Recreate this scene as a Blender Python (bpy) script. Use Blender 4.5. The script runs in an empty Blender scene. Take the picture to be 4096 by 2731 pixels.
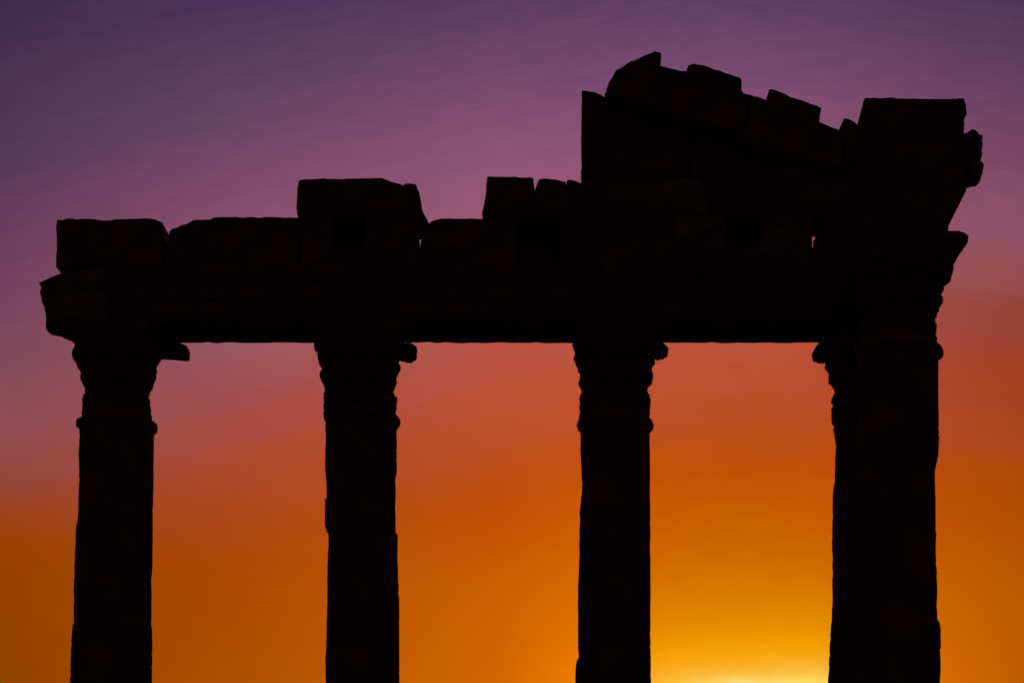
# Ruined temple corner against a dusk sky (Blender 4.5)
import bpy, math, random
random.seed(7)
S = bpy.context.scene
COL = S.collection

# ------------------------------------------------------------------ camera
# The photograph: level camera with a raised (shifted) lens, eye height 1.6 m, facade front 24.5 m away.
F = 6966.0            # focal length in photograph pixels (4096 wide)
CX, HY = 2048.0, 3532.0   # principal column, horizon row (below the frame)
EYE = 1.6
cam = bpy.data.objects.new('camera', bpy.data.cameras.new('camera'))
COL.objects.link(cam)
cam.location = (0, 0, EYE)
cam.rotation_euler = (math.radians(90), 0, 0)
cam.data.sensor_width = 36.0
cam.data.lens = F * 36.0 / 4096.0
cam.data.shift_y = (HY - 1365.5) / 4096.0
cam.data.clip_start = 0.1
cam.data.clip_end = 9000
S.camera = cam

# ------------------------------------------------------------------ exposure
S.view_settings.view_transform = 'Standard'
S.view_settings.look = 'None'
S.view_settings.exposure = 0.0
S.view_settings.gamma = 1.0
S.view_settings.use_curve_mapping = False

# ------------------------------------------------------------------ sun (just under the frame, behind the ruin)
SUN_AZ, SUN_EL = math.radians(7.6), math.radians(5.6)
sl = bpy.data.lights.new('sun', 'SUN')
sl.energy = 0.06
sl.angle = math.radians(0.5)
sl.color = (1.0, 0.52, 0.18)
sun = bpy.data.objects.new('sun', sl)
COL.objects.link(sun)
sun.location = (20, 140, 16)
sun.rotation_euler = (math.radians(90) - SUN_EL, 0, math.pi - SUN_AZ)

# ------------------------------------------------------------------ sky
def lin(c):
    return tuple((v / 255.0 / 12.92) if v <= 10.31 else ((v / 255.0 + 0.055) / 1.055) ** 2.4 for v in c)

SKY = [  # colours of the dusk sky by bearing (photo column) and height (photo row)
    (0,    [(-900, (40, 30, 62)), (0, (60, 41, 79)), (600, (86, 55, 91)), (1120, (115, 66, 94)), (1500, (131, 76, 93)), (1700, (142, 78, 84)),
            (1860, (149, 72, 66)), (1990, (153, 68, 40)), (2140, (155, 66, 8)), (2300, (150, 67, 0)), (2731, (145, 67, 0)), (3532, (150, 70, 0))]),
    (1000, [(-900, (56, 38, 78)), (0, (79, 50, 93)), (520, (108, 70, 102)), (850, (134, 78, 110)), (1100, (146, 84, 104)), (1380, (154, 87, 95)),
            (1600, (164, 77, 76)), (1800, (171, 74, 53)), (2040, (173, 72, 22)), (2250, (174, 72, 8)), (2450, (174, 75, 0)), (2731, (174, 81, 0)), (3532, (180, 90, 0))]),
    (2000, [(-900, (66, 44, 84)), (0, (94, 58, 101)), (300, (116, 73, 109)), (620, (142, 84, 117)), (860, (152, 90, 114)), (1150, (166, 88, 95)),
            (1400, (184, 82, 66)), (1740, (190, 78, 36)), (2000, (192, 77, 9)), (2150, (196, 83, 0)), (2320, (202, 94, 0)), (2731, (210, 102, 0)), (3532, (225, 125, 0))]),
    (2300, [(-900, (67, 44, 85)), (0, (96, 59, 103)), (300, (117, 73, 110)), (600, (141, 83, 117)), (860, (152, 90, 113)), (1150, (168, 87, 93)), (1400, (188, 82, 62)),
            (1770, (193, 79, 30)), (1930, (196, 82, 8)), (2150, (204, 94, 0)), (2320, (211, 103, 0)), (2550, (225, 114, 0)), (2731, (236, 124, 0)), (3532, (240, 140, 0))]),
    (2680, [(-900, (68, 45, 86)), (0, (97, 61, 104)), (250, (116, 73, 111)), (540, (138, 82, 116)), (860, (152, 90, 112)), (1150, (169, 86, 91)), (1400, (188, 82, 60)),
            (1730, (190, 77, 30)), (1870, (195, 82, 5)), (2100, (201, 93, 0)), (2350, (217, 114, 0)), (2500, (230, 136, 0)), (2600, (244, 155, 0)), (2660, (250, 166, 20)),
            (2731, (252, 190, 56)), (2900, (255, 214, 100)), (3532, (245, 150, 10))]),
    (3000, [(-900, (68, 45, 86)), (0, (97, 61, 104)), (250, (116, 73, 111)), (470, (136, 82, 116)), (860, (152, 90, 112)), (1150, (170, 86, 90)), (1400, (187, 82, 58)),
            (1620, (186, 77, 36)), (1860, (193, 80, 6)), (2020, (197, 90, 0)), (2240, (208, 106, 0)), (2420, (222, 126, 0)), (2550, (236, 150, 0)), (2630, (249, 168, 14)),
            (2690, (252, 186, 58)), (2731, (254, 226, 122)), (2850, (255, 246, 190)), (3200, (255, 205, 90)), (3532, (245, 150, 10))]),
    (3250, [(-900, (66, 43, 84)), (0, (94, 58, 102)), (250, (113, 71, 109)), (470, (131, 79, 112)), (860, (148, 87, 110)), (1150, (166, 83, 86)), (1400, (183, 79, 56)),
            (1700, (187, 77, 32)), (1850, (194, 80, 8)), (2100, (201, 93, 0)), (2300, (212, 110, 0)), (2500, (232, 141, 0)), (2600, (246, 161, 4)), (2670, (250, 182, 50)),
            (2731, (254, 222, 98)), (2900, (255, 236, 150)), (3532, (245, 150, 10))]),
    (3780, [(-900, (61, 40, 80)), (0, (87, 54, 95)), (330, (108, 66, 102)), (650, (128, 75, 103)), (860, (143, 83, 106)), (1050, (149, 82, 88)), (1250, (158, 72, 64)),
            (1480, (169, 70, 46)), (1740, (177, 73, 34)), (1900, (185, 75, 8)), (2100, (191, 82, 0)), (2400, (200, 96, 0)), (2731, (214, 105, 0)), (3532, (220, 115, 0))]),
    (4096, [(-900, (58, 38, 78)), (0, (82, 51, 91)), (400, (106, 65, 99)), (700, (126, 73, 99)), (860, (138, 80, 104)), (1000, (146, 82, 92)), (1120, (150, 76, 78)),
            (1240, (151, 68, 60)), (1440, (160, 65, 36)), (1760, (172, 71, 26)), (1940, (178, 73, 5)), (2100, (182, 78, 0)), (2400, (189, 88, 0)), (2731, (193, 90, 0)), (3532, (200, 100, 0))]),
]
VMAX = 0.7
W = bpy.data.worlds.new('World')
S.world = W
W.use_nodes = True
nt = W.node_tree
for n in list(nt.nodes):
    nt.nodes.remove(n)
def N(t, **kw):
    n = nt.nodes.new(t)
    for k, v in kw.items():
        setattr(n, k, v)
    return n
def L(a, b):
    nt.links.new(a, b)
def M(op, a, b=None, c=None):
    n = N('ShaderNodeMath', operation=op)
    for i, v in enumerate((a, b, c)):
        if v is None:
            continue
        if isinstance(v, (int, float)):
            n.inputs[i].default_value = v
        else:
            L(v, n.inputs[i])
    return n.outputs[0]
tc = N('ShaderNodeTexCoord')
sp = N('ShaderNodeSeparateXYZ')
L(tc.outputs['Generated'], sp.inputs[0])
x, y, z = sp.outputs
hor = M('SQRT', M('ADD', M('MULTIPLY', x, x), M('MULTIPLY', y, y)))
v0 = M('DIVIDE', z, M('MAXIMUM', hor, 0.001))
az = M('ARCTAN2', x, y)
# thin streaks of high haze and a fine mottling bend the height at which each tint lies
def noise(su, sv, slope, detail, seed):
    cb = N('ShaderNodeCombineXYZ')
    L(M('MULTIPLY', az, su), cb.inputs[0])
    fan = M('SQRT', M('ADD', M('POWER', M('SUBTRACT', az, 0.14), 2.0), 0.004))   # streaks fan out from the sun
    L(M('MULTIPLY', M('ADD', v0, M('MULTIPLY', fan, slope)), sv), cb.inputs[1])
    cb.inputs[2].default_value = seed
    nz = N('ShaderNodeTexNoise')
    nz.inputs['Scale'].default_value = 1.0
    nz.inputs['Detail'].default_value = detail
    nz.inputs['Roughness'].default_value = 0.55
    L(cb.outputs[0], nz.inputs['Vector'])
    return M('SUBTRACT', nz.outputs['Fac'], 0.5)
w1 = M('MULTIPLY', noise(4.0, 62.0, 0.26, 5, 3.1), 0.050)
w2 = M('MULTIPLY', noise(55.0, 230.0, 0.24, 4, 9.4), 0.034)
hi = N('ShaderNodeMapRange', interpolation_type='SMOOTHSTEP')
hi.inputs['From Min'].default_value = 0.33
hi.inputs['From Max'].default_value = 0.45
hi.inputs['To Min'].default_value = 1.0
hi.inputs['To Max'].default_value = 0.35
L(v0, hi.inputs['Value'])
high = hi.outputs[0]
calm = M('MULTIPLY_ADD', M('SMOOTH_MIN', M('MAXIMUM', M('MULTIPLY', M('SUBTRACT', v0, 0.17), 9.0), 0.0), 1.0, 0.1), 0.85, 0.15)
v = M('ADD', v0, M('MULTIPLY', M('ADD', M('MULTIPLY', w1, high), w2), calm))
vf = M('DIVIDE', v, VMAX)
prev = None
prevaz = None
for px, stops in SKY:
    X = (px - CX) / F
    a = math.atan(X)
    r = N('ShaderNodeValToRGB')
    cr = r.color_ramp
    cr.interpolation = 'LINEAR'
    pts = sorted(((max(0.0, (HY - row) / F / math.sqrt(1 + X * X) / VMAX), c) for row, c in stops))
    while len(cr.elements) > 1:
        cr.elements.remove(cr.elements[-1])
    cr.elements[0].position = pts[0][0]
    cr.elements[0].color = lin(pts[0][1]) + (1,)
    for p, c in pts[1:]:
        e = cr.elements.new(min(p, 1.0))
        e.color = lin(c) + (1,)
    L(vf, r.inputs[0])
    if prev is None:
        prev = r.outputs[0]
    else:
        mr = N('ShaderNodeMapRange')
        mr.inputs['From Min'].default_value = prevaz
        mr.inputs['From Max'].default_value = a
        L(az, mr.inputs['Value'])
        mx = N('ShaderNodeMix', data_type='RGBA')
        L(mr.outputs[0], mx.inputs[0])
        L(prev, mx.inputs[6])
        L(r.outputs[0], mx.inputs[7])
        prev = mx.outputs[2]
    prevaz = a
# the glow belongs to the sunset side only: it dies away towards the north, south and the dark east
fo = N('ShaderNodeMapRange', interpolation_type='SMOOTHSTEP')
fo.inputs['From Min'].default_value = math.radians(17)
fo.inputs['From Max'].default_value = math.radians(52)
fo.inputs['To Min'].default_value = 1.0
fo.inputs['To Max'].default_value = 0.0
L(M('ABSOLUTE', az), fo.inputs['Value'])
zen = N('ShaderNodeMapRange', interpolation_type='SMOOTHSTEP')
zen.inputs['From Min'].default_value = 0.55
zen.inputs['From Max'].default_value = 1.6
zen.inputs['To Min'].default_value = 1.0
zen.inputs['To Max'].default_value = 0.12
L(v0, zen.inputs['Value'])
fall = M('MULTIPLY', fo.outputs[0], zen.outputs[0])
east = N('ShaderNodeMix', data_type='RGBA')
L(fall, east.inputs[0])
east.inputs[6].default_value = (0.0190, 0.0100, 0.0142, 1)
L(prev, east.inputs[7])
bg = N('ShaderNodeBackground')
bg.inputs['Strength'].default_value = 1.0
L(east.outputs[2], bg.inputs['Color'])
# a trace of clear-air skylight in the dark half of the sky
nis = N('ShaderNodeTexSky', sky_type='NISHITA', sun_disc=False, sun_elevation=SUN_EL, sun_rotation=SUN_AZ)
bg2 = N('ShaderNodeBackground')
L(M('MULTIPLY', M('SUBTRACT', 1.0, fall), 0.0005), bg2.inputs['Strength'])
L(nis.outputs[0], bg2.inputs['Color'])
add = N('ShaderNodeAddShader')
L(bg.outputs[0], add.inputs[0])
L(bg2.outputs[0], add.inputs[1])
out = N('ShaderNodeOutputWorld')
L(add.outputs[0], out.inputs['Surface'])

# ------------------------------------------------------------------ materials
def stone(name, ca, cb, scale, bump, fresh=None, low=0.60):
    m = bpy.data.materials.new(name)
    m.use_nodes = True
    t = m.node_tree
    b = t.nodes['Principled BSDF']
    b.inputs['Roughness'].default_value = 0.92
    b.inputs['Specular IOR Level'].default_value = 0.15
    c = t.nodes.new('ShaderNodeTexCoord')
    n1 = t.nodes.new('ShaderNodeTexNoise')
    n1.inputs['Scale'].default_value = scale
    n1.inputs['Detail'].default_value = 8
    n1.inputs['Roughness'].default_value = 0.65
    t.links.new(c.outputs['Object'], n1.inputs['Vector'])
    rp = t.nodes.new('ShaderNodeValToRGB')
    rp.color_ramp.elements[0].position = 0.34
    rp.color_ramp.elements[0].color = ca + (1,)
    rp.color_ramp.elements[1].position = 0.68
    rp.color_ramp.elements[1].color = cb + (1,)
    t.links.new(n1.outputs['Fac'], rp.inputs[0])
    if fresh is None:
        t.links.new(rp.outputs[0], b.inputs['Base Color'])
    else:  # patches where the brown skin has broken away from the pale stone
        n3 = t.nodes.new('ShaderNodeTexNoise')
        n3.inputs['Scale'].default_value = 1.1
        n3.inputs['Detail'].default_value = 5
        st = t.nodes.new('ShaderNodeMapping')
        st.inputs['Scale'].default_value = (0.9, 1.0, 2.4)   # breaks run along the bedding of the stone
        t.links.new(c.outputs['Object'], st.inputs['Vector'])
        t.links.new(st.outputs[0], n3.inputs['Vector'])
        mp = t.nodes.new('ShaderNodeMapRange')
        mp.inputs['From Min'].default_value = low
        mp.inputs['From Max'].default_value = low + 0.16
        t.links.new(n3.outputs['Fac'], mp.inputs['Value'])
        mx = t.nodes.new('ShaderNodeMix')
        mx.data_type = 'RGBA'
        t.links.new(mp.outputs[0], mx.inputs[0])
        t.links.new(rp.outputs[0], mx.inputs[6])
        mx.inputs[7].default_value = fresh + (1,)
        t.links.new(mx.outputs[2], b.inputs['Base Color'])
    n2 = t.nodes.new('ShaderNodeTexNoise')
    n2.inputs['Scale'].default_value = 9
    n2.inputs['Detail'].default_value = 10
    n2.inputs['Roughness'].default_value = 0.7
    t.links.new(c.outputs['Object'], n2.inputs['Vector'])
    bp = t.nodes.new('ShaderNodeBump')
    bp.inputs['Strength'].default_value = bump
    bp.inputs['Distance'].default_value = 0.05
    t.links.new(n2.outputs['Fac'], bp.inputs['Height'])
    t.links.new(bp.outputs[0], b.inputs['Normal'])
    return m
OLD = stone('weathered_marble', (0.15, 0.055, 0.030), (0.27, 0.115, 0.070), 2.2, 0.8, fresh=(0.24, 0.13, 0.10))
PALE = stone('broken_pale_marble', (0.14, 0.055, 0.035), (0.26, 0.13, 0.09), 2.0, 0.9, fresh=(0.31, 0.19, 0.18), low=0.46)
SOIL = stone('dry_soil', (0.045, 0.038, 0.03), (0.08, 0.065, 0.05), 0.4, 0.6)

# ------------------------------------------------------------------ mesh helpers
def obj(name, verts, faces, mat, parent=None, smooth=False):
    me = bpy.data.meshes.new(name)
    me.from_pydata(verts, [], faces)
    me.validate()
    me.materials.append(mat)
    import bmesh
    bm = bmesh.new()
    bm.from_mesh(me)
    bmesh.ops.recalc_face_normals(bm, faces=bm.faces)
    bm.to_mesh(me)
    bm.free()
    if smooth:
        for p in me.polygons:
            p.use_smooth = True
    o = bpy.data.objects.new(name, me)
    COL.objects.link(o)
    if parent is not None:
        o.parent = parent
    return o
def tag(o, label, cat, group=None, kind='thing'):
    o['label'] = label
    if cat:
        o['category'] = cat
    if group:
        o['group'] = group
    o['kind'] = kind
    return o
def empty(name, loc):
    o = bpy.data.objects.new(name, None)
    COL.objects.link(o)
    o.location = loc
    return o
# survey windows on the photograph: (left, top, magnification)
WIN = dict(A=(100, 840, 2.94), B=(900, 640, 2.94), C=(1560, 640, 2.94), D=(2300, 160, 2.94), E=(2900, 200, 2.94), F=(3300, 340, 3.357),
           G=(3400, 800, 3.92), H=(3500, 1100, 4.704), I=(100, 1280, 3.136), J=(1150, 1280, 3.136), K=(2200, 1280, 3.136), L=(3150, 1280, 3.136),
           M=(200, 1731, 1.5686), N=(1150, 1731, 1.5686), O=(2200, 1731, 1.5686), Q=(3200, 1731, 1.5686), Z=(2200, 100, 1.2405), P=(0, 0, 1.0))
def win(k, pts):
    ox, oy, s = WIN[k]
    return [(ox + a / s, oy + b / s) for a, b in pts]
def at(px, py, Y):
    return ((px - CX) * Y / F, EYE + (HY - py) * Y / F)
def world(pts, Y):
    return [at(a, b, Y) for a, b in pts]
def area(p):
    return 0.5 * sum(p[i][0] * p[(i + 1) % len(p)][1] - p[(i + 1) % len(p)][0] * p[i][1] for i in range(len(p)))
def rough(poly, step=0.06, amp=0.004):
    """cut long edges of an outline into short ones and chip them slightly"""
    res = []
    n = len(poly)
    for i in range(n):
        a, b = poly[i], poly[(i + 1) % n]
        d = math.hypot(b[0] - a[0], b[1] - a[1])
        if d < 1e-6:
            continue
        k = max(1, int(d / step))
        nx, nz = -(b[1] - a[1]) / d, (b[0] - a[0]) / d
        for j in range(k):
            t = j / k
            e = random.gauss(0, amp) if j else 0.0
            if random.random() < 0.06:
                e += random.choice((-1, 1)) * amp * 2.5
            res.append((a[0] + (b[0] - a[0]) * t + nx * e, a[1] + (b[1] - a[1]) * t + nz * e))
    return res
def shrink(poly, w):
    n = len(poly)
    s = 1 if area(poly) > 0 else -1
    res = []
    for i in range(n):
        p, q, r = poly[i - 1], poly[i], poly[(i + 1) % n]
        e1 = (q[0] - p[0], q[1] - p[1])
        e2 = (r[0] - q[0], r[1] - q[1])
        nn = [0.0, 0.0]
        for e in (e1, e2):
            d = math.hypot(*e) or 1
            nn[0] += -e[1] / d * s
            nn[1] += e[0] / d * s
        d = math.hypot(*nn) or 1
        res.append((q[0] + nn[0] / d * w, q[1] + nn[1] / d * w))
    return res
def prism(poly, y0, y1, edge=0.022, amp=0.0055, drift=0.0):
    """a stone block: outline in x, z carried from depth y0 to y1 with worn edges; drift slides the back sideways"""
    p = rough(poly, amp=amp)
    q = shrink(p, edge * 0.8)
    n = len(p)
    rings = [(q, y0, 0), (p, y0 + edge, 0), (p, y0 + (y1 - y0) * 0.4, .4), (p, y0 + (y1 - y0) * 0.75, .75), (p, y1 - edge, 1), (q, y1, 1)]
    V = []
    for rr, yy, t in rings:
        for a, b in rr:
            V.append((a + drift * t, yy + (random.gauss(0, 0.003) if t == 0 else 0), b))
    Fc = [list(range(n)), list(range(5 * n, 6 * n))[::-1]]
    for k in range(5):
        for i in range(n):
            j = (i + 1) % n
            Fc.append((k * n + i, k * n + j, (k + 1) * n + j, (k + 1) * n + i))
    return V, Fc
def merge(*parts):
    V, Fc = [], []
    for v_, f_ in parts:
        o = len(V)
        V += list(v_)
        Fc += [[i + o for i in f] for f in f_]
    return V, Fc
def block(name, poly, y0, y1, mat, label, cat, group=None, parent=None, drift=0.0, amp=0.0055):
    V, Fc = prism(poly, y0, y1, drift=drift, amp=amp)
    cx = sum(a for a, _ in poly) / len(poly)
    zb = min(b for _, b in poly)
    if parent is None:
        V = [(a - cx, b - y0, c - zb) for a, b, c in V]
        o = obj(name, V, Fc, mat)
        o.location = (cx, y0, zb)
        tag(o, label, cat, group)
    else:
        V = [(a - parent.location.x, b - parent.location.y, c - parent.location.z) for a, b, c in V]
        o = obj(name, V, Fc, mat, parent)
    return o

# ------------------------------------------------------------------ ground (below the frame)
def ground():
    n, V, Fc = 60, [], []
    rad = [0, 4, 8, 12, 16, 20, 24, 28, 34, 45, 60, 90, 150, 300, 700, 1800, 5000]
    for r_ in rad:
        for i in range(n):
            t = 2 * math.pi * i / n
            h = -0.02 + (random.uniform(-0.05, 0.0) if r_ > 0 else 0) - (0 if r_ < 60 else (r_ - 60) * 0.01 if r_ < 700 else 6.4)
            V.append((r_ * math.cos(t), 20 + r_ * math.sin(t), h))
    for k in range(len(rad) - 1):
        for i in range(n):
            j = (i + 1) % n
            Fc.append((k * n + i, k * n + j, (k + 1) * n + j, (k + 1) * n + i))
    o = obj('ground', V, Fc, SOIL)
    o['kind'] = 'structure'
    o['label'] = 'dark dry soil around the temple ruin'
ground()

# ------------------------------------------------------------------ columns
SOFFIT = 9.5
COLUMN_GROUP = 'columns of the ruined temple'
def interp(tab, z):
    if z <= tab[0][0]:
        return tab[0][1]
    for (a, ra), (b, rb) in zip(tab, tab[1:]):
        if z <= b:
            return ra + (rb - ra) * (z - a) / max(b - a, 1e-6)
    return tab[-1][1]
def side_table(trace, sgn, axis_x, Y0):
    """silhouette trace of one side of a round column -> (height, radius) pairs"""
    dist = math.hypot(axis_x, Y0)
    aa = math.atan2(axis_x, Y0)
    tab = []
    for px, py in trace:
        a = math.atan((px - CX) / F)
        r = dist * math.sin(sgn * (a - aa))
        Yt = Y0 - sgn * r * math.sin(aa)
        tab.append((EYE + (HY - py) * Yt / F, r))
    tab.sort()
    return tab
def lathe(tl, tr, zs, seg, wob, cap=True):
    V, Fc = [], []
    for z_ in zs:
        rl, rr = interp(tl, z_), interp(tr, z_)
        for i in range(seg):
            t = 2 * math.pi * i / seg
            r = rl + (rr - rl) * (1 + math.cos(t)) / 2
            r = r - wob(z_, t)
            V.append((r * math.cos(t), r * math.sin(t), z_))
    for k in range(len(zs) - 1):
        for i in range(seg):
            j = (i + 1) % seg
            Fc.append((k * seg + i, k * seg + j, (k + 1) * seg + j, (k + 1) * seg + i))
    if cap:
        Fc.append(list(range(seg))[::-1])
        Fc.append(list(range((len(zs) - 1) * seg, len(zs) * seg)))
    return V, Fc
BASE = [(0.0, 0.76), (0.22, 0.76), (0.225, 0.72), (0.28, 0.745), (0.34, 0.72), (0.36, 0.64), (0.42, 0.62), (0.45, 0.66), (0.50, 0.67), (0.55, 0.655), (0.58, 0.60), (0.72, 0.575)]
def column(label, ax_px, Y0, left, right, ring_z, half_l, half_r, corners, worn=1.0):
    ax = (ax_px - CX) * Y0 / F
    root = empty('ruined_column', (ax, Y0, 0))
    tag(root, label, 'column', COLUMN_GROUP)
    tl = side_table(left, -1, ax, Y0)
    tr = side_table(right, 1, ax, Y0)
    zlow = max(tl[0][0], tr[0][0])
    scale = 0.5 * (interp(tl, zlow) + interp(tr, zlow)) / 0.56
    tl = [(a, b * scale) for a, b in BASE] + [(q, r) for q, r in tl if q >= zlow - 0.02]
    tr = [(a, b * scale) for a, b in BASE] + [(q, r) for q, r in tr if q >= zlow - 0.02]
    cut = ring_z
    zs = sorted(set([round(q, 3) for q, _ in tl if q < cut] + [round(q, 3) for q, _ in tr if q < cut] + [0.0, cut] + [0.72 + 0.25 * k for k in range(15)]))
    ph = random.uniform(0, 6)
    zs = sorted(set(zs + [round(random.uniform(4.2, cut), 3) for k in range(70)]))
    chip = {q: (random.gauss(0, 0.0016) + (random.uniform(0.004, 0.012) if random.random() < 0.09 else 0), random.gauss(0, 0.0016) + (random.uniform(0.004, 0.012) if random.random() < 0.09 else 0)) for q in zs}
    def flute(q, t):
        if q < 0.7 or q > cut - 0.33:
            return 0.0
        cl, cr_ = chip.get(q, (0, 0))
        base = cl + (cr_ - cl) * (1 + math.cos(t)) / 2
        fade = min(1.0, (cut - 0.33 - q) / 0.12)
        dmg = 0.5 + 0.5 * math.sin(q * 1.7 + ph + 2.3 * math.sin(t * 2 + ph))
        return base + 0.034 * fade * (1 - 0.55 * dmg * worn) * abs(math.sin(12 * t)) ** 0.6
    V, Fc = lathe(tl, tr, zs, 192, flute)
    obj('shaft', V, Fc, OLD, root)
    # capital: bell with two rows of worn leaves
    top = SOFFIT - 0.175
    zs = sorted(set([round(q, 3) for q, _ in tl if cut < q < top] + [round(q, 3) for q, _ in tr if cut < q < top] + [cut, top] + [cut + (top - cut) * k / 26 for k in range(27)]))
    tip = {q: random.gauss(0, 0.006) + (random.uniform(-0.012, 0.016) if random.random() < 0.25 else 0) for q in zs}
    def leaves(q, t):
        u = (q - cut) / (top - cut)
        if u < 0.4:
            a = abs(math.sin(4 * t)); d = 0.17 * (0.35 + u)
        elif u < 0.72:
            a = abs(math.cos(4 * t)) * (0.16 if abs(math.cos(t)) > 0.92 else 1); d = 0.20 * u
        else:
            a = abs(math.sin(2 * t)); d = 0.02
            a = 0 if a > .5 else a
        return tip.get(q, 0) + d * a ** 1.5 + 0.012 * abs(math.sin(24 * t)) * (1 if u < .72 else .3)
    V, Fc = lathe(tl, tr, zs, 192, leaves)
    cap = obj('capital', V, Fc, OLD, root)
    # abacus: slab with hollowed sides
    pts = []
    corner = [(-half_l, -0.58), (half_r, -0.58), (half_r, 0.46), (-half_l, 0.46)]
    for i in range(4):
        a, b = corner[i], corner[(i + 1) % 4]
        for k in range(10):
            t = k / 10
            hx, hy = a[0] + (b[0] - a[0]) * t, a[1] + (b[1] - a[1]) * t
            h = 1 - 0.10 * math.sin(math.pi * t)
            jit = random.gauss(0, 0.008)
            pts.append((hx * h + jit, hy * h + jit))
    n = len(pts)
    V, Fc = [], []
    for zz, sc in ((top, 0.93), (top + 0.05, 0.95), (top + 0.09, 1.0), (SOFFIT - 0.004, 1.0)):
        for a, b in pts:
            V.append((a * sc, b * sc, zz))
    Fc = [list(range(n))[::-1], list(range(3 * n, 4 * n))]
    for k in range(3):
        for i in range(n):
            j = (i + 1) % n
            Fc.append((k * n + i, k * n + j, (k + 1) * n + j, (k + 1) * n + i))
    obj('abacus', V, Fc, OLD, cap)
    for sx in (-1, 1):      # front corner scrolls
        if (half_l if sx < 0 else half_r) < 0.56:
            continue
        disc = []
        for k in range(20):
            t = 2 * math.pi * k / 20
            rr = 0.105 + 0.012 * math.cos(3 * t)
            disc.append((sx * 0.43 + rr * math.cos(t), top - 0.075 + rr * math.sin(t)))
        V, Fc = prism(disc, -0.60, -0.43, edge=0.03, amp=0.003)
        obj('volute', V, Fc, OLD, cap)
    for poly, yc, y0, y1 in corners:
        wp = world(poly, yc)
        V, Fc = prism(wp, y0, y1, edge=0.06, amp=0.003)
        V = [(a - ax, b - Y0, c) for a, b, c in V]
        obj('volute', V, Fc, OLD, cap)
    return root

# traces, top to bottom
c1L = win('I', [(630, 372), (610, 378), (590, 437), (600, 480), (650, 560), (695, 655), (708, 690), (688, 712), (690, 745), (720, 790), (742, 835), (738, 885), (710, 930), (703, 1000), (708, 1080), (705, 1130), (712, 1185), (715, 1243), (640, 1275), (638, 1315), (670, 1340), (682, 1375), (686, 1470)]) + \
      win('M', [(185, 4), (180, 130), (183, 225), (182, 310), (178, 370), (177, 460), (175, 530), (163, 590), (160, 680), (156, 760), (153, 850), (154, 900), (149, 920), (147, 1000), (151, 1035), (147, 1100), (149, 1170), (140, 1215), (133, 1300), (130, 1400), (125, 1480), (122, 1567)])
c1R = win('I', [(1715, 467), (1705, 500), (1655, 608), (1655, 715), (1650, 740), (1622, 800), (1605, 860), (1590, 930), (1565, 970), (1567, 1018), (1580, 1030), (1583, 1120), (1592, 1165), (1595, 1245), (1607, 1308), (1660, 1330), (1668, 1350), (1662, 1400), (1645, 1412), (1622, 1445)]) + \
      win('M', [(654, 15), (653, 100), (651, 300), (648, 450), (646, 540), (646, 700), (641, 880), (635, 910), (636, 960), (640, 975), (637, 1080), (638, 1200), (642, 1260), (642, 1400), (640, 1567)])
c2L = win('J', [(327, 333), (333, 355), (381, 405), (375, 440), (378, 490), (390, 545), (398, 562), (412, 562), (425, 580), (425, 605), (438, 632), (405, 657), (398, 712), (410, 745), (438, 783), (445, 805), (443, 825), (462, 832), (466, 860), (448, 890), (447, 935), (456, 990), (450, 1060), (449, 1100), (455, 1140), (446, 1165), (450, 1210), (465, 1250), (479, 1268), (473, 1330), (474, 1400)]) + \
      win('N', [(239, 0), (239, 60), (235, 100), (235, 230), (240, 270), (242, 310), (244, 380), (245, 410), (233, 420), (232, 570), (238, 600), (247, 620), (256, 635), (254, 720), (249, 850), (248, 1000), (247, 1090), (244, 1180), (243, 1280), (239, 1380), (235, 1400), (237, 1500), (238, 1567)])
c2R = win('J', [(1417, 485), (1400, 540), (1398, 572), (1425, 600), (1428, 620), (1390, 685), (1355, 745), (1360, 757), (1383, 785), (1360, 825), (1345, 880), (1340, 935), (1348, 955), (1375, 985), (1378, 1020), (1368, 1060), (1367, 1100), (1370, 1120), (1363, 1190), (1352, 1208), (1360, 1225), (1400, 1240), (1418, 1270), (1420, 1305), (1398, 1340), (1375, 1352), (1370, 1400)]) + \
      win('N', [(685, 0), (687, 60), (687, 200), (685, 265), (677, 290), (679, 340), (680, 380), (678, 440), (677, 490), (680, 570), (680, 630), (692, 640), (692, 760), (695, 900), (698, 990), (697, 1010), (701, 1050), (702, 1300), (703, 1567)])
c3L = win('K', [(280, 325), (300, 347), (305, 385), (302, 400), (306, 435), (300, 470), (294, 495), (313, 507), (318, 540), (332, 580), (342, 612), (378, 683), (370, 725), (362, 790), (366, 840), (388, 890), (391, 915), (372, 975), (370, 1020), (374, 1060), (368, 1100), (372, 1155), (367, 1185), (370, 1210), (360, 1222), (368, 1265), (345, 1285), (334, 1320), (345, 1365), (375, 1392), (380, 1480)]) + \
      win('O', [(189, 0), (190, 110), (194, 200), (198, 290), (201, 318), (200, 385), (194, 410), (188, 480), (183, 510), (189, 540), (185, 620), (182, 720), (183, 770), (179, 880), (175, 970), (174, 1120), (177, 1160), (175, 1300), (174, 1415), (166, 1430), (162, 1460), (158, 1500), (158, 1567)])
c3R = win('K', [(1316, 455), (1310, 505), (1318, 515), (1315, 540), (1278, 605), (1278, 630), (1295, 690), (1298, 750), (1268, 790), (1240, 825), (1230, 865), (1235, 905), (1252, 940), (1250, 960), (1265, 995), (1265, 1040), (1252, 1085), (1256, 1170), (1248, 1225), (1250, 1255), (1285, 1278), (1302, 1320), (1298, 1355), (1280, 1378), (1252, 1387), (1253, 1480)]) + \
      win('O', [(626, 0), (626, 50), (628, 150), (628, 300), (628, 400), (631, 450), (630, 540), (627, 565), (631, 580), (632, 900), (632, 1030), (630, 1160), (632, 1250), (633, 1400), (635, 1567)])
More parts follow.
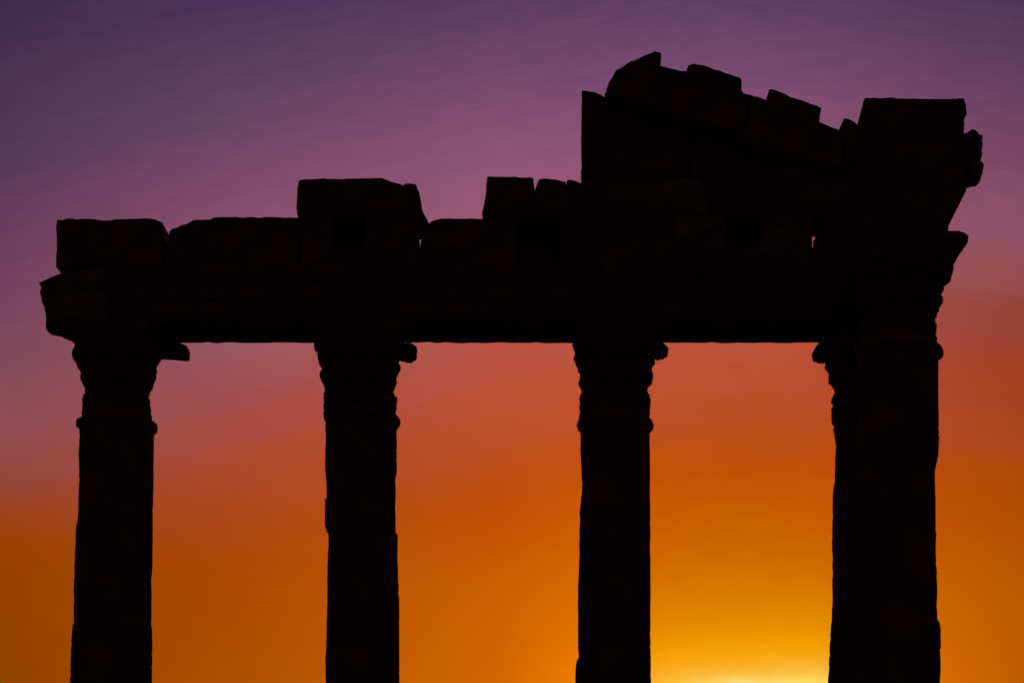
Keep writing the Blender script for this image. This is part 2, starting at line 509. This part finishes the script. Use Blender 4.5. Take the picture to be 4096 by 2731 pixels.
c4L = win('L', [(480, 512), (487, 535), (478, 565), (455, 595), (480, 628), (510, 660), (512, 685), (505, 715), (505, 765), (540, 805), (565, 850), (578, 900), (570, 970), (540, 1015), (538, 1040), (558, 1105), (540, 1165), (545, 1195), (558, 1218), (548, 1245), (555, 1300), (585, 1328), (575, 1370), (575, 1400), (592, 1480)]) + \
      win('Q', [(213, 0), (219, 40), (221, 110), (219, 165), (218, 240), (213, 310), (208, 350), (204, 400), (202, 490), (205, 510), (201, 590), (198, 680), (202, 760), (202, 830), (204, 880), (200, 950), (203, 1020), (200, 1100), (198, 1190), (193, 1192), (188, 1270), (182, 1380), (178, 1460), (173, 1567)])
c5R = win('G', [(1695, 820), (1690, 870), (1660, 945), (1595, 980), (1582, 1005), (1620, 1070), (1610, 1120), (1590, 1180), (1590, 1225), (1530, 1285), (1475, 1292)]) + \
      win('H', [(1275, 190), (1303, 262), (1228, 385), (1302, 480), (1250, 555), (1235, 630), (1190, 710), (1150, 785), (1153, 815), (1190, 870), (1188, 960), (1172, 1000), (1175, 1070), (1180, 1110), (1172, 1215), (1138, 1220), (1155, 1265), (1155, 1310), (1215, 1340), (1265, 1385), (1292, 1440)]) + \
      win('L', [(1958, 435), (1917, 465), (1895, 500), (1892, 750), (1896, 1000), (1898, 1400)]) + \
      win('Q', [(873, 0), (871, 130), (855, 205), (846, 250), (848, 340), (852, 440), (852, 540), (855, 640), (852, 720), (856, 840), (860, 900), (862, 1000), (858, 1090), (861, 1165), (872, 1180), (881, 1210), (884, 1250), (884, 1350), (879, 1360), (882, 1400), (883, 1480), (885, 1567)])
c4R = [(2 * 3483 - a, b) for a, b in c3L] and [(3483 + (a - 2460), b) for a, b in c3R]
c5L = [(3592 - (3592 - max(3592 - (a - 3592), 3592 - 175)), b) for a, b in c5R]

v1 = win('I', [(1945, 303), (2035, 347), (2055, 400), (2050, 440), (2047, 487), (1970, 487), (1850, 475), (1715, 467), (1500, 450), (1500, 303)])
v1b = [(222, 1325), (231, 1331), (259, 1345), (275, 1352), (287, 1357), (294, 1372), (303, 1392), (400, 1392), (400, 1325)]
v2 = win('J', [(1540, 290), (1590, 315), (1625, 350), (1617, 400), (1620, 430), (1610, 462), (1595, 480), (1575, 482), (1568, 498), (1525, 510), (1470, 503), (1417, 485), (1250, 470), (1250, 296)])
v3 = win('K', [(1417, 290), (1440, 312), (1480, 350), (1485, 375), (1480, 430), (1440, 450), (1425, 463), (1400, 465), (1370, 478), (1340, 472), (1316, 455), (1150, 450), (1150, 294)])
v4 = win('L', [(385, 292), (388, 302), (360, 325), (330, 378), (320, 400), (325, 435), (337, 470), (340, 490), (375, 493), (405, 513), (430, 514), (480, 512), (650, 500), (650, 292)])
v5 = win('G', [(1400, 520), (1540, 507), (1650, 508), (1700, 490), (1770, 485), (1810, 497), (1870, 550), (1860, 640), (1850, 670), (1800, 725), (1770, 780), (1695, 820), (1500, 850), (1380, 800)])

column('leftmost fluted column, its capital keeping a square-cut slab end on the inner side', 455, 25.0, c1L, c1R, 8.33, 0.55, 0.60, [(v1, 25.55, 25.40, 25.72), (v1b, 25.0, 24.96, 25.22)])
column('second column from the left, with a raised unworn patch on the left of its shaft', 1443, 25.0, c2L, c2R, 8.335, 0.60, 0.60, [(v2, 25.55, 25.46, 25.74)])
column('third column from the left, just left of the yellow glow, neck ring bulging both sides', 2460, 25.0, c3L, c3R, 8.345, 0.60, 0.60, [(v3, 25.55, 25.46, 25.74)])
column('corner column standing behind the nearest column, only its left edge clear against the glow', 3483, 25.0, c4L, c4R, 8.345, 0.60, 0.60, [(v4, 25.55, 25.46, 25.74)])
column('nearest and widest column at the right end, ragged leaf edges facing the open sky', 3592, 21.65, c5L, c5R, 8.335, 0.62, 0.62, [(v5, 21.15, 21.12, 21.75)], worn=1.3)

# ------------------------------------------------------------------ architrave
Yf, Yb = 24.5, 25.5
G_ARCH = 'architrave beams of the temple front'
def fascia_beam(x0, x1, label, mat=OLD):
    """beam with three stepped bands and a crown moulding on both faces"""
    prof = [(0.03, 9.5), (0.03, 9.612), (0.0, 9.618), (0.0, 9.808), (-0.03, 9.815), (-0.03, 10.035), (-0.05, 10.05), (-0.06, 10.10), (-0.11, 10.15), (-0.11, 10.262)]
    sec = [(Yf + d, zz) for d, zz in prof] + [(Yb - d, zz) for d, zz in prof[::-1]]
    n = len(sec)
    k = max(6, int((x1 - x0) / 0.12))
    V, Fc = [], []
    for i in range(k + 1):
        xx = x0 + (x1 - x0) * i / k
        for j, (yy, zz) in enumerate(sec):
            d = 0.006 if 0 < i < k else 0.0
            V.append((xx - x0, yy - Yf + random.gauss(0, d), zz - 9.5 + (random.gauss(0, d * 0.6) if 0 < j < n - 1 else (random.gauss(0, 0.003) + (random.uniform(0.006, 0.016) if random.random() < 0.08 else 0)))))
    for i in range(k):
        for j in range(n):
            q = (j + 1) % n
            Fc.append((i * n + j, i * n + q, (i + 1) * n + q, (i + 1) * n + j))
    Fc.append(list(range(n)))
    Fc.append(list(range(k * n, (k + 1) * n))[::-1])
    o = obj('architrave_beam', V, Fc, mat)
    o.location = (x0, Yf, 9.5)
    return tag(o, label, 'stone beam', G_ARCH)
xj = [at(p, 1200, Yf)[0] for p in (435, 1420, 2470, 3640)]
stub = win('A', [(425, 735), (360, 748), (300, 775), (225, 820), (157, 850), (187, 905), (168, 960), (187, 1020), (190, 1070), (222, 1140), (238, 1230), (240, 1385), (250, 1405), (290, 1422), (385, 1438), (395, 1311), (977, 1311), (977, 668), (830, 668), (790, 690), (600, 715)])
core = [(195, 1284), (195, 1110), (300, 1090), (434, 1090), (434, 1284)]
rear = [(340, 1282), (340, 1090), (434, 1090), (434, 1282)]
V, Fc = merge(prism(world(stub, Yf), Yf, Yf + 0.22), prism(world(core, Yf), Yf + 0.224, 25.02), prism(world(rear, Yf), 25.024, Yb))
x0, z0 = at(180, 1320, Yf)
o = obj('architrave_stub', [(a - x0, b - Yf, c - z0) for a, b, c in V], Fc, PALE)
o.location = (x0, Yf, z0)
tag(o, 'ragged broken end of the beam, jutting out over the leftmost column', 'stone beam', G_ARCH)
fascia_beam(xj[0], xj[1] - 0.012, 'banded stone beam spanning from the leftmost column to the second column')
fascia_beam(xj[1], xj[2] - 0.012, 'banded stone beam spanning the middle opening, second to third column')
fascia_beam(xj[2], xj[3], 'banded stone beam over the bright opening, third column to the corner')

# ------------------------------------------------------------------ frieze course
G_FR = 'frieze blocks resting on the architrave'
TOP = 10.274
def fit(poly_px, Y, zmin=TOP):
    return [(a, max(b, zmin)) for a, b in world(poly_px, Y)]
f1 = win('A', [(362, 668), (360, 600), (370, 450), (368, 330), (372, 200), (375, 103), (490, 92), (570, 95), (600, 104), (640, 98), (760, 97), (860, 110), (910, 116), (1010, 113), (1045, 102), (1180, 100), (1300, 96), (1480, 95), (1530, 103), (1560, 122), (1612, 140), (1618, 200), (1606, 400), (1612, 668)])
block('frieze_block', fit(f1, Yf), Yf, Yb, OLD, 'square-cornered frieze block at the left end, above the broken beam end', 'stone block', G_FR)
f2 = win('A', [(1640, 668), (1660, 450), (1682, 300), (1697, 243), (1725, 218), (1740, 205), (1765, 195), (1795, 193), (1835, 172), (1900, 155), (1960, 122), (2000, 108), (2100, 105), (2188, 103), (2190, 92), (2240, 80), (2352, 74)]) + \
     win('B', [(130, 661), (270, 665), (320, 661), (360, 668), (390, 675), (420, 673), (455, 664), (600, 667), (720, 672), (760, 668), (865, 673), (868, 900), (866, 1255)])
block('frieze_block', fit(f2, Yf), Yf, Yb, OLD, 'long low frieze block with a sloping worn left shoulder, second from the left', 'stone block', G_FR)
def socket_block(outer, hole, y0, y1, depth, label, mat=OLD):
    """block with a square beam socket cut into its face: body of four pieces around the hole plus its back"""
    (hx0, hz0), (hx1, hz1) = hole
    zt = max(b for _, b in outer)
    xs = sorted(outer)
    body = []
    def clip(poly, keep, axis, val):
        res = []
        n = len(poly)
        for i in range(n):
            a, b = poly[i], poly[(i + 1) % n]
            ia, ib = keep(a[axis]), keep(b[axis])
            if ia:
                res.append(a)
            if ia != ib:
                t = (val - a[axis]) / (b[axis] - a[axis])
                res.append((a[0] + (b[0] - a[0]) * t, a[1] + (b[1] - a[1]) * t))
        return res
    left = clip(outer, lambda q: q <= hx0, 0, hx0)
    rest = clip(outer, lambda q: q >= hx0, 0, hx0)
    right = clip(rest, lambda q: q >= hx1, 0, hx1)
    mid = clip(rest, lambda q: q <= hx1, 0, hx1)
    up = clip(mid, lambda q: q >= hz1, 1, hz1)
    low = clip(mid, lambda q: q <= hz0, 1, hz0)
    core = clip(clip(mid, lambda q: q >= hz0, 1, hz0), lambda q: q <= hz1, 1, hz1)
    for p in (left, right, up, low):
        if len(p) > 2:
            body.append(prism(p, y0, y1, edge=0.004, amp=0.0))
    body.append(prism(core, y0 + depth, y1 - 0.01, edge=0.004, amp=0.0))
    V, Fc = merge(*body)
    cx = sum(a for a, _ in outer) / len(outer)
    zb = min(b for _, b in outer)
    o = obj('socketed_block', [(a - cx, b - y0, c - zb) for a, b, c in V], Fc, mat)
    o.location = (cx, y0, zb)
    return tag(o, label, 'stone block', G_FR)
f3 = [(1199.5, 1066), (1199.5, 864), (1646, 864), (1650, 882), (1657, 895), (1669, 900), (1670, 1066)]
socket_block(fit(f3, Yf), (at(1335, 1009, Yf), at(1463, 866, Yf)), Yf, Yb, 0.5, 'frieze block with a square dark beam socket, under the flat-topped slab')
f4 = win('C', [(345, 1255), (345, 1040), (358, 1010), (358, 965), (380, 900), (455, 740), (480, 718), (530, 697), (575, 688), (600, 682), (700, 682), (760, 684), (850, 682), (900, 685), (960, 682), (1000, 685), (1050, 686), (1105, 690), (1500, 690), (1500, 1255)])
block('frieze_block', fit(f4, Yf), Yf, Yb, OLD, 'frieze block right of the small sky hole, its flat top left bare', 'stone block', G_FR, amp=0.002)
f5 = [(2067.5, 1066), (2067.5, 868), (2239.5, 868), (2239.5, 1066)]
block('frieze_infill', fit(f5, Yf), 25.0, Yb, OLD, 'set-back dark infill stone filling the recess left of the fluted frieze block', 'stone block', G_FR)
# fluted frieze block
def fluted_block():
    x0, z0 = at(2240, 1066, Yf)
    x1, z1 = at(2696, 864, Yf)
    z0 = TOP
    n = 9
    V, Fc = [], []
    prof = []
    k = 24 * n
    for i in range(k + 1):
        t = i / k
        prof.append((x0 + (x1 - x0) * t, Yf + 0.02 * abs(math.sin(math.pi * n * 2 * t)) + 0.003))
    m = len(prof)
    for zz, dd in ((z0, 0.0), (z0 + 0.04, 0.0), (z1 - 0.04, 0.0), (z1, 0.006)):
        for a, b in prof:
            V.append((a, b + dd, zz))
        V.append((x1, Yb, zz))
        V.append((x0, Yb, zz))
    q = m + 2
    for r in range(3):
        for i in range(q):
            j = (i + 1) % q
            Fc.append((r * q + i, r * q + j, (r + 1) * q + j, (r + 1) * q + i))
    Fc.append(list(range(q))[::-1])
    Fc.append(list(range(3 * q, 4 * q)))
    o = obj('fluted_block', [(a - x0, b - Yf, c - z0) for a, b, c in V], Fc, OLD)
    o.location = (x0, Yf, z0)
    tag(o, 'frieze block with fine upright grooves, under the left edge of the pediment', 'stone block', G_FR)
fluted_block()
f7 = [(2697, 1066), (2697, 866), (3249, 866), (3249, 1066)]
socket_block(fit(f7, Yf), (at(2905, 983, Yf), at(3046, 868, Yf)), Yf, Yb, 0.5, 'pale chipped frieze block with a notch-like socket, beneath the pediment slabs', PALE)
f8 = [(3252, 1066), (3252, 986), (3284, 979), (3299, 950), (3300, 864), (3630, 864), (3630, 1066)]
block('frieze_block', fit(f8, Yf), Yf, Yb, OLD, 'narrow frieze block in the corner, right of the thin bright slit', 'stone block', G_FR)

# ------------------------------------------------------------------ cornice course
G_CO = 'cornice blocks resting on the frieze'
c1 = win('B', [(875, 652), (858, 650), (845, 630), (845, 600), (836, 560), (840, 500), (845, 400), (848, 320), (862, 260), (870, 232), (940, 220), (1090, 213), (1200, 215), (1300, 216), (1380, 218), (1450, 211), (1550, 212), (1620, 208), (1750, 206), (1840, 205), (1900, 225), (2000, 260), (2060, 277), (2092, 293), (2120, 400), (2160, 560), (2190, 652)])
block('cornice_block', world(c1, 24.45), 24.45, 25.6, OLD, 'flat-topped cornice slab on the socketed block, right shoulder sloping', 'stone block', G_CO)
k1 = win('C', [(153, 293), (175, 270), (240, 270), (290, 277), (312, 290), (320, 330), (345, 375), (355, 440), (368, 500), (367, 560), (400, 630), (430, 680), (455, 740), (424, 808), (372, 842), (350, 854), (312, 858), (290, 825), (262, 780), (225, 620), (180, 420)])
block('leaning_stone', world(k1, 24.75), 24.75, 25.05, OLD, 'leaning wedge of stone slumped against the flat-topped slab, above the sky hole', 'stone block')
c2 = win('C', [(1105, 672), (1098, 664), (1084, 630), (1082, 610), (1092, 570), (1105, 520), (1115, 450), (1128, 380), (1132, 280), (1142, 200), (1150, 187), (1250, 190), (1400, 191), (1480, 191), (1520, 200), (1600, 200), (1640, 197), (1675, 203), (1690, 225), (1690, 270), (1700, 320), (1704.5, 345), (1704.5, 672)])
block('cornice_block', world(c2, Yf), Yf, Yb, OLD, 'nearly square cornice block standing alone left of the V-shaped gap', 'stone block', G_CO, amp=0.0015)
c3 = win('C', [(1704.9, 660), (1704.9, 345), (1725, 290), (1742, 240), (1755, 220), (1790, 212), (1850, 210), (1870, 218), (1945, 221), (1980, 228), (2030, 243), (2070, 252), (2085, 380), (2160, 480), (2270, 500), (2270, 660)])
block('cornice_block', world(c3, Yf), Yf, Yb, PALE, 'rounded cornice block just right of the V-shaped gap', 'stone block', G_CO, amp=0.0015)
c4 = win('C', [(2076, 256), (2090, 226), (2130, 226), (2180, 238), (2258, 275), (2300, 310), (2300, 480), (2170, 470), (2092, 375)])
block('rubble_lump', world(c4, Yf), Yf, Yb, OLD, 'small rounded lump wedged at the foot of the pediment left edge', 'stone block')
b5 = [(2336, 858), (2340, 760), (2352, 716), (2420, 713), (2600, 710), (2720, 708), (2790, 718), (2832, 752), (2834, 858)]
block('cornice_block', world(b5, Yf), Yf, 25.25, PALE, 'pale broken-faced cornice block under the left pediment slab', 'stone block', G_CO)
b6 = [(3141, 858), (3141, 655), (3230, 668), (3330, 700), (3400, 640), (3620, 640), (3620, 858)]
block('cornice_block', world(b6, Yf), Yf, 25.35, PALE, 'pale rough cornice block in the inner corner under the raking cornice end', 'stone block', G_CO)

# ------------------------------------------------------------------ pediment
G_TY = 'upright slabs of the pediment wall'
Yt = 24.66
t1 = win('D', [(78, 1596), (75, 1300), (77, 900), (79, 620), (80, 594), (88, 587), (130, 590), (190, 603), (240, 608), (310, 640), (330, 658), (365, 668), (700, 740), (1100, 900), (1336, 995), (1336, 1596)])
block('pediment_slab', world(t1, Yt), Yt, 25.4, OLD, 'left pediment slab with the tall clean vertical edge against the sky', 'stone slab', G_TY, drift=0.032)
t2 = [(2760, 706), (2760, 500), (2900, 552), (3137, 640), (3137, 858), (2830, 858), (2830, 740), (2812, 706)]
block('pediment_slab', world(t2, Yt), Yt, 25.4, OLD, 'dark right pediment slab under the sloping cornice, reaching down to the frieze', 'stone slab', G_TY)
G_RK = 'sloping cornice blocks of the pediment'
Yr0, Yr1 = 24.36, 25.6
def raking(poly, lugs, label):
    wp = world(poly, Yr0)
    cx = sum(a for a, _ in wp) / len(wp)
    zb = min(b for _, b in wp)
    o = block('raking_cornice', wp, Yr0, Yr1, OLD, label, 'stone block', G_RK)
    for lp in lugs:
        block('raised_boss', world(lp, Yr0 - 0.03), Yr0 - 0.03, Yr1 - 0.1, OLD, '', '', parent=o)
r1 = win('D', [(365, 672), (372, 660), (366, 645), (350, 630), (352, 612), (372, 575), (400, 490), (445, 425), (475, 360), (490, 345), (540, 322), (600, 280), (660, 243), (715, 228), (780, 195), (850, 163), (900, 145), (940, 124), (985, 127), (1013, 148), (1015, 200), (1008, 290), (1010, 296), (1100, 322), (1180, 342), (1240, 355), (1314, 360), (1500, 380), (1800, 480), (1955, 590), (1972, 598), (2010, 700), (2032, 780), (2024, 880), (1995, 980), (1950, 1045), (1880, 1080), (1800, 1076), (1600, 1020), (1350, 940), (1100, 860), (900, 790), (700, 712), (480, 665)])
l1 = win('D', [(1312, 520), (1312, 362), (1320, 330), (1335, 293), (1380, 278), (1393, 270), (1440, 282), (1500, 290), (1600, 320), (1700, 350), (1760, 378), (1850, 405), (1880, 420), (1920, 425), (1955, 448), (1963, 468), (1962, 540), (1960, 640), (1700, 570), (1500, 540)])
raking(r1, [l1], 'upper sloping cornice block, highest on the ruin, with a pointed peak and rounded left end')
r2 = win('E', [(212, 505), (310, 520), (345, 528), (365, 540), (405, 547), (480, 580), (700, 620), (1000, 740), (1114, 838), (1200, 875), (1250, 902), (1290, 912), (1347, 932), (1390, 1000), (1390, 1395), (1300, 1385), (900, 1290), (560, 1200), (300, 1110), (110, 1020), (190, 935), (250, 850), (275, 760), (270, 690), (240, 600)])
l2 = win('E', [(478, 720), (482, 578), (490, 550), (503, 515), (512, 490), (522, 460), (540, 450), (600, 468), (655, 488), (720, 515), (770, 545), (870, 578), (895, 578), (940, 598), (1010, 625), (1085, 652), (1120, 665), (1136, 685), (1128, 730), (1120, 770), (1114, 838), (1110, 960), (800, 830)])
raking(r2, [l2], 'lower sloping cornice block with one raised boss, running down to the corner')
r3 = win('E', [(1348, 1000), (1347, 932), (1372, 875), (1395, 812), (1410, 795), (1425, 795), (1460, 808), (1500, 825), (1530, 842), (1555, 868), (1600, 905), (1900, 1010), (1900, 1200), (1660, 1280), (1480, 1290), (1440, 1385), (1396, 1390), (1394, 1000)])
block('raking_cornice', world(r3, Yr0), Yr0, Yr1, OLD, 'lowest sloping cornice piece, a small lug beside the tall corner block', 'stone block', G_RK)

# ------------------------------------------------------------------ side (flank) entablature above the nearest column
Yn = 21.15
G_FL = 'stones stacked over the nearest column'
run = 3.2
slide = 0.19
fa = win('P', [(3466, 928), (3470, 840), (3468, 743), (3868, 743), (3862, 760), (3844, 800)]) + win('G', [(1670, 130), (1655, 160), (1600, 270), (1570, 330), (1558, 370), (1553, 410), (1548, 450), (1541, 505)])
faw = [(a, max(b, SOFFIT + 0.004)) for a, b in world(fa, Yn)]
block('side_beam', faw, Yn, Yn + run, OLD, 'side beam end above the nearest column, its right face flaring outward', 'stone beam', G_FL, drift=slide)
ff = [(3470, 739), (3472, 640), (3468, 551), (3857, 551), (3862, 640), (3866, 739)]
fr = block('side_frieze_block', world(ff, Yn), Yn, Yn + run, OLD, 'side frieze block with a knobbly carved boss sticking out to the right', 'stone block', G_FL, drift=slide)
def relief():
    prof = win('F', [(1872, 688), (1900, 675), (1957, 632), (2000, 645), (2030, 668), (2048, 705), (2065, 712), (2097, 715), (2098, 755), (2085, 795), (2098, 805), (2097, 850), (2090, 900), (2075, 930), (2092, 945), (2090, 985), (2075, 1030), (2055, 1055), (2085, 1075), (2115, 1110), (2112, 1140), (2100, 1185), (2097, 1220), (2080, 1265), (2070, 1310), (2055, 1328), (1995, 1337), (1983, 1322), (1970, 1335), (1955, 1350), (1920, 1340)])
    Yc = 21.40
    wp = world(prof, Yc)
    xb = min(a for a, _ in wp) - 0.10
    V, Fc = [], []
    n = len(wp)
    steps = 12
    zc = sum(b for _, b in wp) / n
    for k in range(steps + 1):
        u = -1 + 2 * k / steps
        s = math.sqrt(max(0.04, 1 - abs(u) ** 5))
        for i, (a, b) in enumerate(wp):
            V.append((xb + (a - xb) * s, Yc + 0.17 * u, zc + (b - zc) * (0.5 + 0.5 * s)))
        V.append((xb, Yc + 0.17 * u, zc - 0.25))
        V.append((xb, Yc + 0.17 * u, zc + 0.25))
    m = n + 2
    for k in range(steps):
        for i in range(m):
            j = (i + 1) % m
            Fc.append((k * m + i, k * m + j, (k + 1) * m + j, (k + 1) * m + i))
    Fc.append(list(range(m)))
    Fc.append(list(range(steps * m, (steps + 1) * m))[::-1])
    V = [(a - fr.location.x, b - fr.location.y, c - fr.location.z) for a, b, c in V]
    obj('carved_boss', V, Fc, OLD, fr)
relief()
ta = win('F', [(560, 705), (556, 560), (532, 445), (518, 300), (520, 215), (528, 190), (540, 172), (560, 168), (600, 167), (750, 169), (900, 170), (1050, 171), (1200, 173), (1396, 176), (1398, 450), (1372, 560), (1368, 705)])
block('capping_block', world(ta, Yn), Yn, Yn + 1.15, OLD, 'tall left capping block on the top of the right-hand corner', 'stone block', G_FL, drift=0.09)
tb = win('F', [(1404, 432), (1402, 177), (1480, 178), (1540, 181), (1640, 180), (1780, 180), (1810, 168), (1865, 168), (1878, 185), (1880, 215), (1885, 240), (1900, 310), (1915, 380), (1905, 400), (1885, 420), (1845, 442), (1820, 444)])
block('capping_block', world(tb, Yn), Yn, Yn + 1.0, OLD, 'flat slab with a rounded lip, topmost on the right-hand corner', 'stone block', G_FL)
td = win('F', [(1372, 705), (1378, 560), (1402, 448), (1835, 448), (1860, 455), (1875, 468), (1877, 530), (1872, 600), (1871, 705)])
block('capping_block', world(td, Yn), Yn, Yn + 1.0, OLD, 'squared block directly beneath the round-lipped slab, above the carved boss', 'stone block', G_FL)
